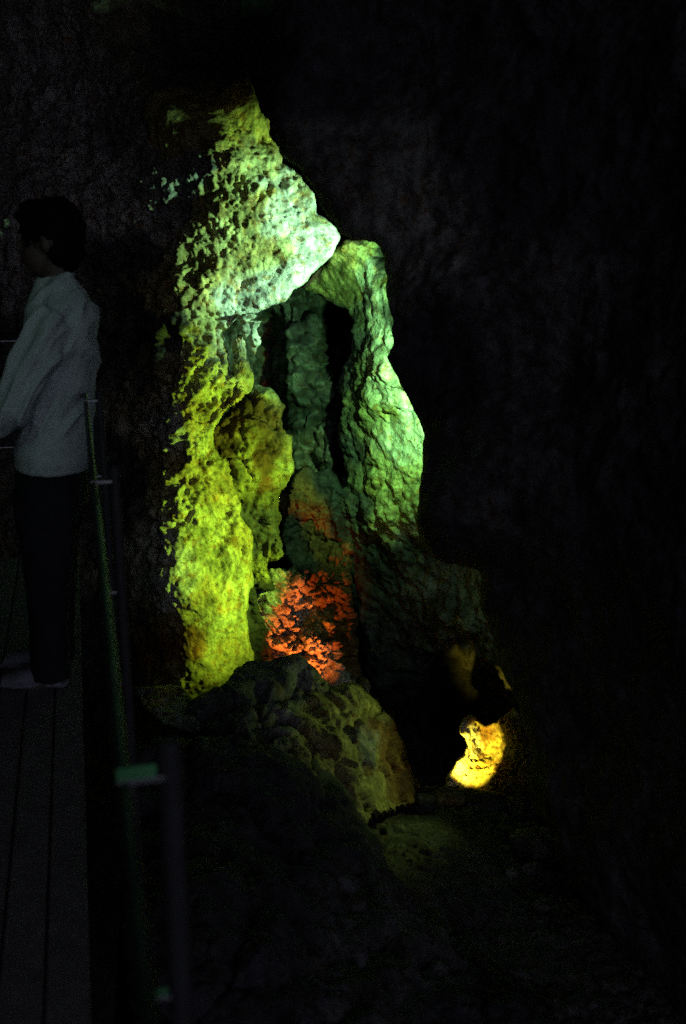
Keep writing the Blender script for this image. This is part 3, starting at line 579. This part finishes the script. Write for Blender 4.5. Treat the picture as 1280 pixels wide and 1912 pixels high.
def hand(bm, wrist, d, spread, palm_n):
    """palm, four curled fingers and a thumb; d along the hand, spread across the knuckles, palm_n out of the palm"""
    d = d.normalized(); spread = (spread - d * spread.dot(d)).normalized(); pn = palm_n.normalized()
    for k in range(4):
        s_ = (k - 1.5) * 0.021
        loft(bm, [(wrist + spread * s_ * 0.6, 0.014, 0.016), (wrist + d * 0.045 + spread * s_, 0.014, 0.014), (wrist + d * 0.09 + spread * s_ * 1.05, 0.011, 0.012)], 12)
        L = (0.068, 0.078, 0.074, 0.058)[k]; p = wrist + d * 0.085 + spread * s_ * 1.05; q = d.copy(); pts = [(p, 0.0095, 0.0095)]
        for j, (a, fr) in enumerate(((18, .42), (38, .32), (30, .26))):
            q = (q * math.cos(R(a)) + pn * math.sin(R(a)) * 1.0).normalized(); p = p + q * L * fr; pts.append((p, 0.0088 - j * 0.0008, 0.0088 - j * 0.0008))
        loft(bm, pts, 12)
    t0 = wrist + d * 0.03 - spread * 0.03
    loft(bm, [(t0 + spread * 0.012, 0.014, 0.014), (t0 + d * 0.025 - spread * 0.014 + pn * 0.012, 0.0115, 0.0115), (t0 + d * 0.052 - spread * 0.018 + pn * 0.026, 0.0095, 0.0095)], 12)

UPV = Vector((0, 0, 1)); LEFT = -right
bm = bmesh.new()
hc = PP(90, 450)
ball(bm, hc + right * 0.012 + UPV * 0.03, (0.098, 0.098, 0.078)); ball(bm, hc + LEFT * 0.03 - UPV * 0.045, (0.062, 0.075, 0.058))       # cranium, face
loft(bm, [(hc + LEFT * 0.082 + UPV * 0.012, 0.006, 0.006), (hc + LEFT * 0.100 - UPV * 0.012, 0.010, 0.009), (hc + LEFT * 0.108 - UPV * 0.024, 0.012, 0.015), (hc + LEFT * 0.092 - UPV * 0.032, 0.010, 0.013)], 12)  # nose
ball(bm, hc + LEFT * 0.083 + UPV * 0.022, (0.012, 0.010, 0.05)); ball(bm, hc + LEFT * 0.085 - UPV * 0.055, (0.012, 0.007, 0.024)); ball(bm, hc + LEFT * 0.083 - UPV * 0.068, (0.012, 0.007, 0.022)); ball(bm, hc + LEFT * 0.07 - UPV * 0.098, (0.022, 0.018, 0.026))
for sg in (-1, 1):
    ball(bm, hc + hn * sg * 0.078 + right * 0.012 - UPV * 0.010, (0.018, 0.032, 0.010)); ball(bm, hc + LEFT * 0.076 + hn * sg * 0.03 + UPV * 0.002, (0.010, 0.009, 0.013))
loft(bm, [(hc + right * 0.02 - UPV * 0.05, 0.055, 0.055), (PP(108, 520), 0.055, 0.058), (PP(112, 560), 0.05, 0.07)])
loft(bm, [(PP(112, 560), 0.05, 0.10), (PP(114, 620), 0.085, 0.14), (PP(108, 720), 0.08, 0.13), (PP(100, 820), 0.09, 0.13), (PP(98, 900), 0.10, 0.14), (PP(98, 940), 0.09, 0.13)])
for sg in (-1, 1):
    loft(bm, [(PP(98, 920, sg * 0.08), 0.075, 0.07), (PP(96, 1060, sg * 0.085), 0.055, 0.05), (PP(98, 1100, sg * 0.085), 0.05, 0.05), (PP(100, 1230, sg * 0.09), 0.035, 0.035), (PP(96, 1256, sg * 0.09), 0.035, 0.035)])
    loft(bm, [(PP(104, 1254, sg * 0.09), 0.03, 0.035), (PP(80, 1260, sg * 0.09), 0.025, 0.04), (PP(62, 1263, sg * 0.09), 0.015, 0.035)])
arm_n = [(PP(120, 582, -0.17), 0.038, 0.035), (PP(100, 650, -0.22), 0.038, 0.036), (PP(66, 745, -0.24), 0.035, 0.035), (PP(10, 780, -0.20), 0.034, 0.034), (PP(-50, 796, -0.14), 0.026, 0.024)]
arm_f = [(PP(120, 582, 0.17), 0.038, 0.035), (PP(96, 655, 0.21), 0.038, 0.036), (PP(50, 745, 0.22), 0.035, 0.035), (PP(0, 785, 0.17), 0.034, 0.034), (PP(-52, 800, 0.09), 0.026, 0.024)]
for a in (arm_n, arm_f):
    loft(bm, a, 20); w_ = a[-1][0]; hand(bm, w_, w_ - a[-2][0], UPV, hn if a is arm_n else -hn)
person = remeshed('person', bm, 0.0065, M_skin, smooth=3)
tag(person, 'dark-haired person in grey-green jacket and dark trousers, standing side-on on the walkway', 'person')

def folds_j(V, Nn):
    rr = np.array(right); p = V - np.array(foot); u1 = p @ rr; z1 = V[:, 2]; dd = p @ np.array(hn)
    a = u1 * 0.80 - z1 * 0.45                     # across the diagonal creases
    b = u1 * 0.45 + z1 * 0.80
    q = np.stack([a * 13, b * 2.6, dd * 4], 1); q2 = np.stack([a * 26 + 3, b * 6, dd * 9], 1)
    f = (0.10 - np.minimum(np.abs(perlin(q, 91)) * 1.0, 0.25)) * 0.075 - np.abs(perlin(q2, 92)) * 0.018
    hem = np.clip((z1 - 0.93) / 0.08, 0.1, 1)
    return f * hem
bm = bmesh.new()
loft(bm, [(PP(106, 522), 0.072, 0.075), (PP(112, 548), 0.10, 0.13), (PP(117, 580), 0.118, 0.185), (PP(118, 640), 0.126, 0.195), (PP(114, 720), 0.126, 0.190), (PP(106, 790), 0.128, 0.185), (PP(100, 845), 0.136, 0.19), (PP(99, 862), 0.128, 0.18)])
loft(bm, [(PP(99, 838), 0.133, 0.185), (PP(99, 850), 0.132, 0.184), (PP(99, 872), 0.131, 0.182)])
loft(bm, [(PP(100, 508), 0.066, 0.068), (PP(106, 535), 0.078, 0.085)])
for a, sgn in ((arm_n, -1), (arm_f, 1)):
    pts = [(a[0][0] - UPV * 0.01 - hn * sgn * 0.02, 0.075, 0.06), (a[0][0].lerp(a[1][0], .5), 0.082, 0.075), (a[1][0], 0.082, 0.07), (a[1][0].lerp(a[2][0], .5), 0.078, 0.066), (a[2][0], 0.070, 0.062), (a[2][0].lerp(a[3][0], .5), 0.062, 0.058), (a[3][0], 0.052, 0.05), (a[3][0].lerp(a[4][0], .8), 0.042, 0.04)]
    loft(bm, pts, 24)
    e_ = a[3][0].lerp(a[4][0], .78); loft(bm, [(e_, 0.036, 0.034), (a[4][0].lerp(a[3][0], .02), 0.034, 0.032)], 20)
jk = remeshed('jacket', bm, 0.007, M_jacket, person, smooth=14, warp=folds_j)
def folds_t(V, Nn): return 0.010 * fbm(V * np.array([1, 1, 0.5]), 9, 3, 7)
bm = bmesh.new()
loft(bm, [(PP(99, 868), 0.118, 0.165), (PP(99, 900), 0.125, 0.17), (PP(98, 945), 0.125, 0.165)])
for sg, ox in ((-1, 6), (1, -8)):
    loft(bm, [(PP(98, 915, sg * 0.082), 0.118, 0.088), (PP(97 + ox, 1000, sg * 0.088), 0.10, 0.082), (PP(96 + ox, 1090, sg * 0.09), 0.078, 0.07), (PP(100 + ox, 1170, sg * 0.09), 0.07, 0.066), (PP(102 + ox, 1248, sg * 0.09), 0.072, 0.066)])
remeshed('trousers', bm, 0.009, M_trouser, person, smooth=5, warp=folds_t)
bm = bmesh.new()
ball(bm, hc + right * 0.020 + UPV * 0.042, (0.112, 0.105, 0.092)); ball(bm, hc + right * 0.05 - UPV * 0.03, (0.072, 0.085, 0.082)); ball(bm, hc + LEFT * 0.03 + UPV * 0.085, (0.07, 0.05, 0.075))
remeshed('hair', bm, 0.007, M_hair, person, smooth=3, warp=lambda V, Nn: 0.012 * billow(V, 18, 3, 5))
for sg, ox in ((-1, 8), (1, -16)):
    bm = bmesh.new()
    base = PP(96 + ox, 1262, sg * 0.09); base.z = 0.0
    loft(bm, [(base + right * 0.045 + UPV * 0.035, 0.034, 0.036), (base + right * 0.03 + UPV * 0.045, 0.042, 0.040), (base - right * 0.03 + UPV * 0.045, 0.042, 0.042), (base - right * 0.11 + UPV * 0.034, 0.030, 0.047), (base - right * 0.17 + UPV * 0.026, 0.020, 0.040)], 20)
    loft(bm, [(base + right * 0.07 + UPV * 0.012, 0.011, 0.032), (base - right * 0.02 + UPV * 0.012, 0.011, 0.036), (base - right * 0.12 + UPV * 0.012, 0.011, 0.048), (base - right * 0.19 + UPV * 0.013, 0.010, 0.032)], 20)
    remeshed('shoe', bm, 0.006, M_shoe, person, smooth=2)
